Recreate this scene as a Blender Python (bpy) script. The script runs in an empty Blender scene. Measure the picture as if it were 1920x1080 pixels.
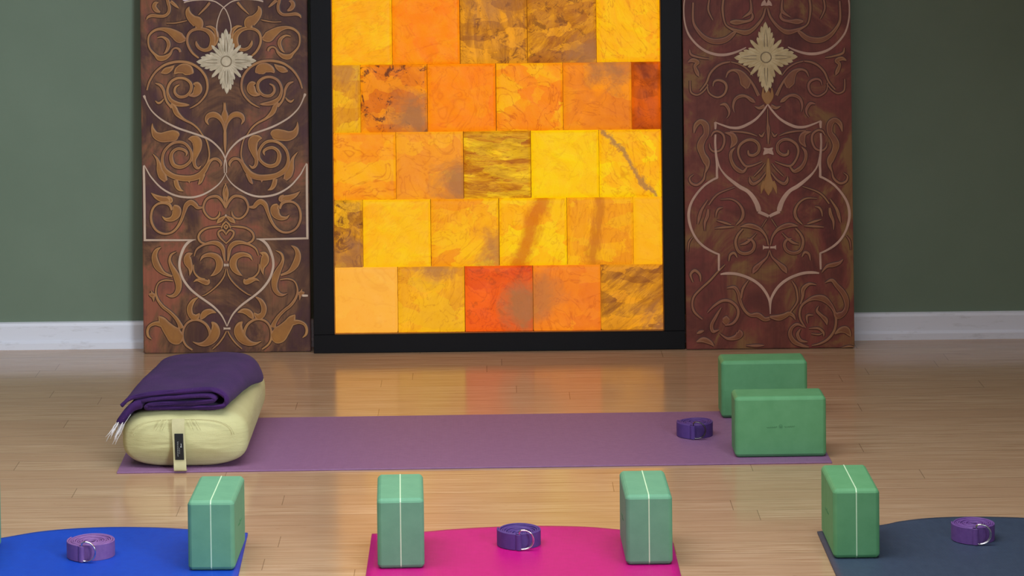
import bpy, bmesh, math, random
from mathutils import Vector, Matrix, noise
D = bpy.data
S = bpy.context.scene
COL = S.collection
PI = math.pi
R = math.radians

# ------------------------------------------------------------------ camera
cam = D.objects.new('camera', D.cameras.new('camera'))
COL.objects.link(cam)
cam.data.sensor_width = 36
cam.data.lens = 5400 / 1920 * 36
cam.data.shift_x = 52 / 1920
cam.data.shift_y = -0.407
cam.data.clip_start = .05
cam.matrix_world = Matrix.Translation((0, 0, 1.73)) @ Matrix.Rotation(R(88), 4, 'X') @ Matrix.Rotation(R(-.65), 4, 'Z')
S.camera = cam

# ------------------------------------------------------------------ light
S.view_settings.view_transform = 'Standard'
S.view_settings.look = 'None'
S.view_settings.gamma = 1
S.view_settings.exposure = 0
w = D.worlds.new('world'); S.world = w
w.use_nodes = True
w.node_tree.nodes['Background'].inputs[0].default_value = (.86, .93, 1, 1)
w.node_tree.nodes['Background'].inputs[1].default_value = .85


def area(name, loc, target, sx, sy, power, color, spread=180):
    l = D.lights.new(name, 'AREA')
    l.shape = 'RECTANGLE'; l.size = sx; l.size_y = sy
    l.energy = power; l.color = color; l.spread = R(spread)
    o = D.objects.new(name, l); COL.objects.link(o)
    o.location = loc
    o.rotation_euler = (Vector(target) - Vector(loc)).to_track_quat('-Z', 'Y').to_euler()
    return o


area('ceiling_light', (-.35, 5.9, 2.7), (-.35, 5.95, 0), 3.4, 1.4, 50, (.96, .98, 1), 125)
area('window_light', (2.3, 2.4, 1.9), (-1.9, 8.6, .95), 1.2, 1.3, 17.5, (.80, .92, 1), 47)

# ------------------------------------------------------------------ helpers


def lin(c):
    return tuple((v / 255 / 12.92) if v / 255 <= .04045 else ((v / 255 + .055) / 1.055) ** 2.4 for v in c)


def C4(c, k=1.0):
    return tuple(min(.95, v * k) for v in lin(c)) + (1,)


def link(name, me, mat=None, parent=None):
    o = D.objects.new(name, me)
    COL.objects.link(o)
    if mat is not None:
        me.materials.append(mat)
    if parent is not None:
        o.parent = parent
    return o


def obj(name, bm, mat=None, parent=None, smooth=False):
    me = D.meshes.new(name)
    bmesh.ops.recalc_face_normals(bm, faces=bm.faces)
    bm.to_mesh(me); bm.free()
    if smooth:
        for p in me.polygons:
            p.use_smooth = True
    return link(name, me, mat, parent)


def tag(o, label, cat, group=None):
    o['label'] = label; o['category'] = cat
    if group:
        o['group'] = group
    return o


def thing(name, loc, rotz, label, cat, group=None):
    o = D.objects.new(name, None)
    o.empty_display_size = .05
    COL.objects.link(o)
    o.location = loc; o.rotation_euler = (0, 0, rotz)
    return tag(o, label, cat, group)


def struct(o):
    o['kind'] = 'structure'
    return o


def dup(root, loc, rotz, label, group=None):
    r = root.copy(); COL.objects.link(r)
    r.location = loc; r.rotation_euler = (0, 0, rotz)
    r['label'] = label
    if group:
        r['group'] = group
    for ch in list(root.children):
        c = ch.copy(); COL.objects.link(c); c.parent = r
        for g in list(ch.children):
            d = g.copy(); COL.objects.link(d); d.parent = c
    return r


def box(bm, x0, x1, y0, y1, z0, z1):
    m = Matrix.Translation(((x0 + x1) / 2, (y0 + y1) / 2, (z0 + z1) / 2)) @ Matrix.Diagonal((x1 - x0, y1 - y0, z1 - z0, 1))
    return bmesh.ops.create_cube(bm, size=1, matrix=m)['verts']


def tube(bm, pts, r, n=8, closed=False):
    pts = [Vector(p) for p in pts]
    rings = []
    N = len(pts)
    up = Vector((.13, .2, 1)).normalized()
    for i, p in enumerate(pts):
        a = pts[(i - 1) % N] if (closed or i > 0) else p
        b = pts[(i + 1) % N] if (closed or i < N - 1) else p
        t = (b - a).normalized()
        s = t.cross(up)
        if s.length < 1e-4:
            s = t.cross(Vector((1, 0, 0)))
        s.normalize(); q = s.cross(t)
        rr = r[i] if isinstance(r, (list, tuple)) else r
        rings.append([bm.verts.new(p + (s * math.cos(k * 2 * PI / n) + q * math.sin(k * 2 * PI / n)) * rr) for k in range(n)])
    for i in range(N if closed else N - 1):
        A, B = rings[i], rings[(i + 1) % N]
        for k in range(n):
            bm.faces.new((A[k], A[(k + 1) % n], B[(k + 1) % n], B[k]))
    if not closed:
        bm.faces.new(rings[0]); bm.faces.new(rings[-1][::-1])


def catmull(P, n=6):
    out = []
    m = len(P)
    if m < 3:
        for i in range(m - 1):
            for k in range(n):
                t = k / n
                out.append(tuple(P[i][j] * (1 - t) + P[i + 1][j] * t for j in range(len(P[0]))))
        out.append(tuple(P[-1]))
        return out
    for i in range(m - 1):
        p0 = P[max(0, i - 1)]; p1 = P[i]; p2 = P[i + 1]; p3 = P[min(m - 1, i + 2)]
        for k in range(n):
            t = k / n
            out.append(tuple(.5 * (2 * p1[j] + (p2[j] - p0[j]) * t + (2 * p0[j] - 5 * p1[j] + 4 * p2[j] - p3[j]) * t * t
                                   + (3 * p1[j] - p0[j] - 3 * p2[j] + p3[j]) * t ** 3) for j in range(len(p1))))
    out.append(tuple(P[-1]))
    return out


class Mat:
    def __init__(s, name, rough=.6, spec=.5):
        s.m = D.materials.new(name); s.m.use_nodes = True
        s.n = s.m.node_tree.nodes; s.l = s.m.node_tree.links
        s.b = s.n['Principled BSDF']
        s.b.inputs['Roughness'].default_value = rough
        s.b.inputs['Specular IOR Level'].default_value = spec
        s.tc = None

    def node(s, t, **k):
        n = s.n.new(t)
        for a, v in k.items():
            setattr(n, a, v)
        return n

    def coord(s, scale=(1, 1, 1), rot=(0, 0, 0), loc=(0, 0, 0)):
        if s.tc is None:
            s.tc = s.node('ShaderNodeTexCoord')
        mp = s.node('ShaderNodeMapping')
        mp.inputs['Scale'].default_value = scale
        mp.inputs['Rotation'].default_value = rot
        mp.inputs['Location'].default_value = loc
        s.l.new(s.tc.outputs['Object'], mp.inputs[0])
        return mp.outputs[0]

    def noise(s, vec, scale, detail=4, rough=.55, dist=0):
        n = s.node('ShaderNodeTexNoise')
        n.inputs['Scale'].default_value = scale
        n.inputs['Detail'].default_value = detail
        n.inputs['Roughness'].default_value = rough
        n.inputs['Distortion'].default_value = dist
        s.l.new(vec, n.inputs['Vector'])
        return n.outputs[0]

    def ramp(s, fac, stops, interp='LINEAR'):
        r = s.node('ShaderNodeValToRGB')
        r.color_ramp.interpolation = interp
        e = r.color_ramp.elements
        while len(e) < len(stops):
            e.new(.5)
        for i, (p, c) in enumerate(stops):
            e[i].position = p
            e[i].color = c if len(c) == 4 else tuple(c) + (1,)
        s.l.new(fac, r.inputs[0])
        return r.outputs[0]

    def mix(s, fac, a, b, mode='MIX'):
        m = s.node('ShaderNodeMix', data_type='RGBA', blend_type=mode)
        for sock, v in ((m.inputs[0], fac), (m.inputs[6], a), (m.inputs[7], b)):
            if hasattr(v, 'is_linked') or hasattr(v, 'node'):
                s.l.new(v, sock)
            else:
                sock.default_value = v
        return m.outputs[2]

    def math(s, op, a, b=None, clamp=False):
        m = s.node('ShaderNodeMath', operation=op, use_clamp=clamp)
        for i, v in enumerate((a, b)):
            if v is None:
                continue
            if hasattr(v, 'node'):
                s.l.new(v, m.inputs[i])
            else:
                m.inputs[i].default_value = v
        return m.outputs[0]

    def bump(s, h, strength=.3, dist=.002):
        b = s.node('ShaderNodeBump')
        b.inputs['Strength'].default_value = strength
        b.inputs['Distance'].default_value = dist
        s.l.new(h, b.inputs['Height'])
        s.l.new(b.outputs[0], s.b.inputs['Normal'])

    def base(s, v):
        if hasattr(v, 'node'):
            s.l.new(v, s.b.inputs['Base Color'])
        else:
            s.b.inputs['Base Color'].default_value = v


def g(v):
    return (v, v, v, 1)


def mottled(name, c1, c2, scale, rough=.7, bump=.2, bdist=.001, bscale=None, spec=.4, k=1.0):
    m = Mat(name, rough, spec)
    v = m.coord()
    m.base(m.ramp(m.noise(v, scale, 5), [(.3, C4(c1, k)), (.7, C4(c2, k))]))
    m.bump(m.noise(v, bscale or scale * 6, 3), bump, bdist)
    return m.m


# ------------------------------------------------------------------ materials
# bamboo floor: narrow boards running left to right
fm = Mat('bamboo_floor', .17, .5)
vec = fm.coord()
bk = fm.node('ShaderNodeTexBrick')
bk.offset = 0; bk.offset_frequency = 2
bk.inputs['Scale'].default_value = 1
bk.inputs['Brick Width'].default_value = 1.3
bk.inputs['Row Height'].default_value = .0925
bk.inputs['Mortar Size'].default_value = .0011
bk.inputs['Mortar Smooth'].default_value = .3
bk.inputs['Bias'].default_value = 0
bk.inputs['Color1'].default_value = g(0); bk.inputs['Color2'].default_value = g(1)
bk.inputs['Mortar'].default_value = g(.5)
sxy = fm.node('ShaderNodeSeparateXYZ'); fm.l.new(vec, sxy.inputs[0])
rowi = fm.math('FLOOR', fm.math('DIVIDE', sxy.outputs['Y'], .0925))
wn = fm.node('ShaderNodeTexWhiteNoise', noise_dimensions='1D'); fm.l.new(rowi, wn.inputs['W'])
cmb = fm.node('ShaderNodeCombineXYZ')
fm.l.new(fm.math('ADD', sxy.outputs['X'], fm.math('MULTIPLY', wn.outputs['Value'], 5.2)), cmb.inputs['X'])
fm.l.new(sxy.outputs['Y'], cmb.inputs['Y'])
fm.l.new(cmb.outputs[0], bk.inputs['Vector'])
strand = fm.noise(fm.coord((3, 90, 1)), 1.6, 5, .65)
strand2 = fm.noise(fm.coord((1.1, 26, 1), loc=(3, 1, 0)), 1.4, 3, .5)
knuck = fm.noise(fm.coord((30, 110, 1)), 1.2, 2, .5)
c = fm.ramp(strand, [(.30, C4((158, 122, 90))), (.5, C4((206, 173, 138))), (.70, C4((232, 204, 172)))])
c = fm.mix(fm.math('MULTIPLY', strand2, .7), c, C4((172, 134, 102)))
c = fm.mix(fm.math('MULTIPLY', bk.outputs['Color'], .6), c, C4((182, 144, 112)))
c = fm.mix(fm.ramp(knuck, [(.68, g(0)), (.78, g(.4))]), c, C4((142, 102, 68)))
c = fm.mix(fm.math('MULTIPLY', bk.outputs['Fac'], .5), c, C4((82, 52, 30)))
fm.base(c)
fm.l.new(fm.ramp(strand2, [(.2, g(.11)), (.8, g(.2))]), fm.b.inputs['Roughness'])
hgt = fm.math('ADD', fm.math('MULTIPLY', strand2, .5), fm.math('MULTIPLY', bk.outputs['Fac'], -.6))
fm.bump(hgt, .12, .0008)
M_floor = fm.m

M_wall = mottled('sage_wall', (112, 129, 111), (118, 135, 117), 3, .75, .15, .001, 180, .3)
M_side = mottled('pale_wall', (190, 192, 180), (196, 197, 186), 3, .8, .1, .001, 120)
M_ceil = mottled('ceiling_white', (225, 225, 222), (230, 230, 228), 3, .9, .1)
bm_ = Mat('baseboard_white', .4, .5)
v = bm_.coord()
bm_.base(bm_.mix(bm_.ramp(bm_.noise(bm_.coord((3, 1, 14)), 3, 5, .7), [(.56, g(0)), (.78, g(.5))]), C4((232, 234, 246)), C4((140, 132, 126))))
M_base = bm_.m
M_black = mottled('black_paint', (10, 10, 14), (13, 13, 18), 12, .5, .1, spec=.2)

# painted boards
def board_mat(name, cols, seed, k=1.0):
    m = Mat(name, .55, .35)
    v1 = m.coord((1.4, 1, 1.0), loc=(seed, seed * 2, 0))
    n1 = m.noise(v1, 3.4, 5, .65, 1.2)
    n2 = m.noise(m.coord((1, 1, 1), loc=(0, seed, 4)), 7.5, 5, .6, .4)
    st = m.noise(m.coord((150, 1, 3), loc=(seed, 0, 0)), 1, 3, .6)
    c = m.ramp(n1, [(.36, C4(cols[0], k)), (.46, C4(cols[1], k)), (.53, C4(cols[2], k)), (.61, C4(cols[3], k))])
    c = m.mix(m.ramp(n2, [(.5, g(0)), (.68, g(.75))]), c, C4(cols[4], k))
    c = m.mix(m.math('MULTIPLY', st, .42), c, C4(tuple(x * .55 for x in cols[0]), k))
    sp = m.noise(m.coord((9, 1, 9)), 16, 3, .7)
    c = m.mix(m.ramp(sp, [(.70, g(0)), (.76, g(.35))]), c, C4((150, 130, 118), k))
    m.base(c)
    m.bump(m.math('ADD', st, n2), .25, .0012)
    return m.m


M_board_l = board_mat('painted_board_amber', [(66, 38, 40), (82, 52, 38), (112, 76, 50), (140, 80, 58), (78, 46, 52)], 2.3, 1.42)
M_board_r = board_mat('painted_board_russet', [(66, 28, 24), (78, 36, 28), (90, 44, 34), (102, 72, 40), (100, 42, 38)], 7.1, 2.3)


def paint(name, c1, c2, scale, k, rough=.5):
    m = Mat(name, rough, .4)
    n = m.noise(m.coord(), scale, 4, .6)
    m.base(m.ramp(n, [(.34, C4(c1, k)), (.66, C4(c2, k))]))
    m.bump(m.noise(m.coord(), 160, 2), .2, .0005)
    return m.m


M_gold_l = paint('gold_paint', (126, 86, 58), (146, 104, 60), 9, 1.7)
M_out_l = paint('umber_outline', (56, 32, 20), (70, 42, 26), 9, 1.1)
M_fill_l = paint('amber_shading', (112, 72, 38), (132, 88, 40), 12, 1.7)
M_fill_r = paint('umber_shading', (88, 46, 34), (104, 66, 34), 12, 2.1)
M_gold_r = paint('russet_gold_paint', (104, 62, 48), (112, 78, 50), 6, 2.2)
M_out_r = paint('dark_outline', (54, 26, 20), (64, 32, 24), 9, 1.8)
M_amber_r = paint('amber_paint', (112, 74, 34), (120, 86, 50), 20, 2.2)
M_line_l = paint('cream_line_paint', (168, 146, 128), (154, 130, 112), 9, 1.7)
M_line_r = paint('rose_line_paint', (150, 120, 104), (132, 104, 90), 9, 2.1)
M_ros_l = paint('rosette_cream', (150, 138, 116), (178, 164, 140), 34, 1.6)
M_ros_r = paint('rosette_ochre', (140, 122, 88), (158, 142, 108), 34, 2.1)
M_ros_d = paint('rosette_shadow_paint', (112, 98, 76), (126, 112, 90), 30, 1.5)
M_lav = paint('lilac_paint', (196, 176, 190), (206, 188, 200), 9, 1.3)

# yoga gear
def foam_mat(name, c1, c2):
    m = Mat(name, .62, .35)
    n = m.noise(m.coord(), 30, 5)
    m.base(m.ramp(n, [(.3, C4(c1)), (.7, C4(c2))]))
    m.bump(m.noise(m.coord(), 500, 2), .25, .0005)
    return m.m


M_foam = foam_mat('green_foam', (104, 162, 128), (112, 171, 135))
M_foam_d = foam_mat('deep_green_foam', (94, 158, 108), (102, 166, 116))
M_seam = mottled('pale_glue_line', (205, 238, 196), (214, 244, 206), 40, .5)
M_mark = mottled('dark_green_print', (78, 134, 92), (84, 142, 98), 40, .7)


def mat_mat(name, c1, c2, rough=.42, spec=.5):
    m = Mat(name, rough, spec)
    m.base(m.ramp(m.noise(m.coord(), 60, 3), [(.3, C4(c1)), (.7, C4(c2))]))
    wv = m.node('ShaderNodeTexWave', wave_type='BANDS', bands_direction='X')
    wv.inputs['Scale'].default_value = 90
    m.l.new(m.coord(), wv.inputs['Vector'])
    wv2 = m.node('ShaderNodeTexWave', wave_type='BANDS', bands_direction='Y')
    wv2.inputs['Scale'].default_value = 90
    m.l.new(m.coord(), wv2.inputs['Vector'])
    m.bump(m.math('ADD', wv.outputs[1], wv2.outputs[1]), .25, .0006)
    return m.m


M_mauve = mat_mat('mauve_rubber', (136, 98, 138), (143, 104, 144), .55, .35)
M_pink = mat_mat('magenta_rubber', (192, 2, 122), (200, 6, 130))
M_blue = mat_mat('royal_blue_rubber', (6, 64, 180), (8, 70, 188), .5, .4)
M_slate = mat_mat('slate_rubber', (54, 68, 91), (60, 75, 98), .5, .4)


def web_mat(name, c1, c2):
    m = Mat(name, .6, .4)
    m.base(m.ramp(m.noise(m.coord(), 90, 4), [(.3, C4(c1)), (.7, C4(c2))]))
    wv = m.node('ShaderNodeTexWave', wave_type='BANDS', bands_direction='Z')
    wv.inputs['Scale'].default_value = 160
    m.l.new(m.coord(), wv.inputs['Vector'])
    m.bump(wv.outputs[1], .12, .0004)
    return m.m


M_web = web_mat('violet_webbing', (110, 72, 146), (120, 82, 156))
M_web_d = web_mat('deep_violet_webbing', (82, 58, 130), (92, 64, 138))
M_web_l = web_mat('lilac_webbing', (128, 88, 152), (138, 98, 160))
mt = Mat('polished_ring_steel', .18); mt.base((.75, .73, .76, 1)); mt.b.inputs['Metallic'].default_value = 1
M_steel = mt.m
mt = Mat('dark_ring_steel', .25); mt.base((.16, .15, .18, 1)); mt.b.inputs['Metallic'].default_value = 1
M_steel_d = mt.m

mc = Mat('cream_cotton', .85, .2)
mc.base(mc.ramp(mc.noise(mc.coord(), 9, 4), [(.3, C4((198, 194, 142))), (.7, C4((208, 205, 154)))]))
mc.bump(mc.math('ADD', mc.noise(mc.coord((1, 1, 6)), 22, 3), mc.math('MULTIPLY', mc.noise(mc.coord(), 500, 2), .3)), .35, .004)
M_cotton = mc.m
M_cotton_d = mottled('cream_webbing', (188, 182, 140), (200, 194, 150), 30, .85, .3)
M_label = mottled('black_label', (18, 18, 20), (26, 26, 28), 60, .6)
M_print = mottled('label_print', (190, 196, 196), (210, 214, 214), 60, .6)
mw = Mat('plum_wool', .95, .15)
mw.base(mw.mix(mw.ramp(mw.noise(mw.coord(), 260, 3, .7), [(.62, g(0)), (.76, g(.5))]),
               mw.ramp(mw.noise(mw.coord(), 14, 4), [(.3, C4((58, 34, 84))), (.7, C4((70, 38, 96)))]), C4((130, 100, 140))))
mw.b.inputs['Sheen Weight'].default_value = .06
mw.bump(mw.noise(mw.coord(), 260, 4, .7), .6, .002)
M_wool = mw.m
M_fringe = mottled('white_fringe', (225, 222, 226), (238, 236, 238), 40, .9)

# ------------------------------------------------------------------ room
bm = bmesh.new(); box(bm, -3.2, 3.2, -.6, 8.65, -.05, 0)
struct(obj('floor', bm, M_floor))
bm = bmesh.new(); box(bm, -3.2, 3.2, 8.65, 8.75, -.05, 2.75)
struct(obj('wall_back', bm, M_wall))
bm = bmesh.new(); box(bm, -3.3, -3.2, -.6, 8.75, -.05, 2.75)
struct(obj('wall_left', bm, M_side))
bm = bmesh.new(); box(bm, 3.2, 3.3, -.6, 8.75, -.05, 2.75)
struct(obj('wall_right', bm, M_side))
bm = bmesh.new(); box(bm, -3.3, 3.3, -.6, 8.75, 2.75, 2.85)
struct(obj('ceiling', bm, M_ceil))


def profile_x(bm, prof, x0, x1):
    a = [bm.verts.new((x0, y, z)) for y, z in prof]
    b = [bm.verts.new((x1, y, z)) for y, z in prof]
    n = len(prof)
    for i in range(n):
        bm.faces.new((a[i], a[(i + 1) % n], b[(i + 1) % n], b[i]))
    bm.faces.new(a); bm.faces.new(b[::-1])


bm = bmesh.new()
profile_x(bm, [(8.65, 0), (8.628, 0), (8.628, .019), (8.633, .023), (8.637, .026), (8.637, .070), (8.641, .078), (8.65, .081)], -3.2, 3.2)
struct(obj('baseboard_back', bm, M_base))

# ------------------------------------------------------------------ leaning panels
LEAN = -.044


def leaning(name, X0, Y0, label, cat):
    t = thing(name, (X0, Y0, 0), 0, label, cat)
    t.rotation_euler = (LEAN, 0, 0)
    return t


class Sheet:
    """strokes are drawn on 170 mm-class pattern cells, 0.25 mm to the unit, u right of the centre line and v up from the foot"""
    def __init__(s, a, b, c_, d, e, f_, cells):
        s.k = (a, b, c_, d, e, f_); s.cells = cells

    def uv(s, cell, p):
        ox, oy = s.cells[cell]
        x = ox + p[0] / 6.353; y = oy + p[1] / 6.353
        a, b, c_, d, e, f_ = s.k
        return (a * x + b * y + c_, d * x + e * y + f_)


UNIT = .0016 / 6.353
SL = Sheet(.00159437, -1.677e-05, -.668457, -1.8118e-05, -.0015929, 1.0618086,
           {'A': (260, 0), 'B': (420, 0), 'C': (260, 160), 'D': (420, 160), 'E': (260, 320), 'F': (420, 320), 'G': (260, 490), 'H': (420, 490)})
SR = Sheet(.00158775, -1.9432e-05, -2.2815207, -1.81376e-05, -.00158637, 1.0647189,
           {'A': (1276, 0), 'B': (1440, 0), 'C': (1276, 160), 'D': (1440, 160), 'E': (1276, 320), 'F': (1440, 320), 'G': (1276, 490), 'H': (1440, 490)})


def to_local(sheet, strokes, fat=1.0):
    out = []
    for cell, pts, mir in strokes:
        P = [sheet.uv(cell, p) + ((p[2] if len(p) > 2 else 16) * UNIT * fat,) for p in pts]
        out.append(P)
        if mir:
            out.append([(-u, v_, w_) for u, v_, w_ in P])
    return out


VTOP = 1.062


def with_upper(L, cut=.57, top=1.55):
    up = [[(u, 2 * VTOP - v_, w_) for u, v_, w_ in P] for P in L if min(p[1] for p in P) > cut]
    return L + [P for P in up if max(p[1] for p in P) < top]


def strokes_mesh(L, grow, h0, ridge, n=6, lim=.2485, bm=None, mi=0):
    bm = bm or bmesh.new()
    for i, P in enumerate(L):
        Q = catmull(P, n)
        h = h0 + (i % 12) * .00003
        prev = None
        m = len(Q)
        for j, (u, v_, w_) in enumerate(Q):
            a = Q[max(0, j - 1)]; b = Q[min(m - 1, j + 1)]
            tx, ty = b[0] - a[0], b[1] - a[1]
            d = math.hypot(tx, ty) or 1
            nx, ny = -ty / d, tx / d
            hw = max(.0004, w_ / 2) + grow
            cl = lambda q: max(-lim, min(lim, q))
            cur = [bm.verts.new((cl(u + nx * hw), -h + .0004, v_ + ny * hw)),
                   bm.verts.new((cl(u + nx * hw * .72), -h - ridge * .8, v_ + ny * hw * .72)),
                   bm.verts.new((cl(u), -h - ridge, v_)),
                   bm.verts.new((cl(u - nx * hw * .72), -h - ridge * .8, v_ - ny * hw * .72)),
                   bm.verts.new((cl(u - nx * hw), -h + .0004, v_ - ny * hw))]
            if prev:
                for q in range(4):
                    bm.faces.new((prev[q], cur[q], cur[q + 1], prev[q + 1])).material_index = mi
            prev = cur
    # drop anything below the foot of the board
    for v_ in bm.verts:
        v_.co.z = max(v_.co.z, .002)
    return bm


# ---- pattern of the left board (True = also mirrored about the centre line)
T, F_ = True, False
WL = [
 ('A', [(540, 30, 16), (600, 12, 16), (700, 0, 14), (800, -2, 14), (900, 15, 15), (970, 55, 14), (1030, 108, 13), (1062, 170, 13), (1086, 240, 14), (1100, 310, 14), (1100, 370, 13), (1090, 440, 8)], T),
 ('C', [(62, 120, 26), (70, 140, 30), (82, 170, 18), (120, 250, 15), (170, 320, 17), (260, 400, 20), (370, 465, 22), (480, 515, 24), (600, 555, 22), (720, 595, 24), (820, 635, 24), (900, 690, 22), (980, 775, 20), (1025, 860, 18), (1045, 940, 14), (1046, 1045, 12)], T),
 ('C', [(66, 950, 10), (110, 1030, 16), (150, 1095, 18), (250, 1206, 20), (350, 1274, 22), (450, 1316, 24), (560, 1334, 24), (660, 1332, 24), (760, 1304, 22), (860, 1251, 20), (950, 1181, 16), (1005, 1110, 12), (1036, 1040, 8)], T),
 ('C', [(60, 955, 18), (62, 1020, 26), (66, 1200, 28), (70, 1500, 28), (74, 1855, 28)], T),
 ('E', [(62, 828, 24), (300, 828, 24), (560, 828, 22), (680, 822, 10)], T),
 ('E', [(660, 824, 10), (600, 848, 30), (548, 905, 32), (510, 990, 32), (488, 1080, 30), (492, 1180, 28), (535, 1300, 28), (610, 1402, 28), (700, 1482, 26), (800, 1552, 26), (900, 1627, 24), (980, 1712, 20), (1030, 1802, 15), (1050, 1852, 10)], T),
 ('G', [(1016, 45, 36), (1040, 45, 26), (1056, 45, 30)], T),
 ('G', [(1012, 800, 34), (1022, 800, 24), (1056, 800, 20)], T),
 ('H', [(930, 408, 24), (965, 408, 28), (1000, 408, 22)], F_),
 ('E', [(1030, 535, 20), (1044, 535, 28)], T),
]
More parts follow.
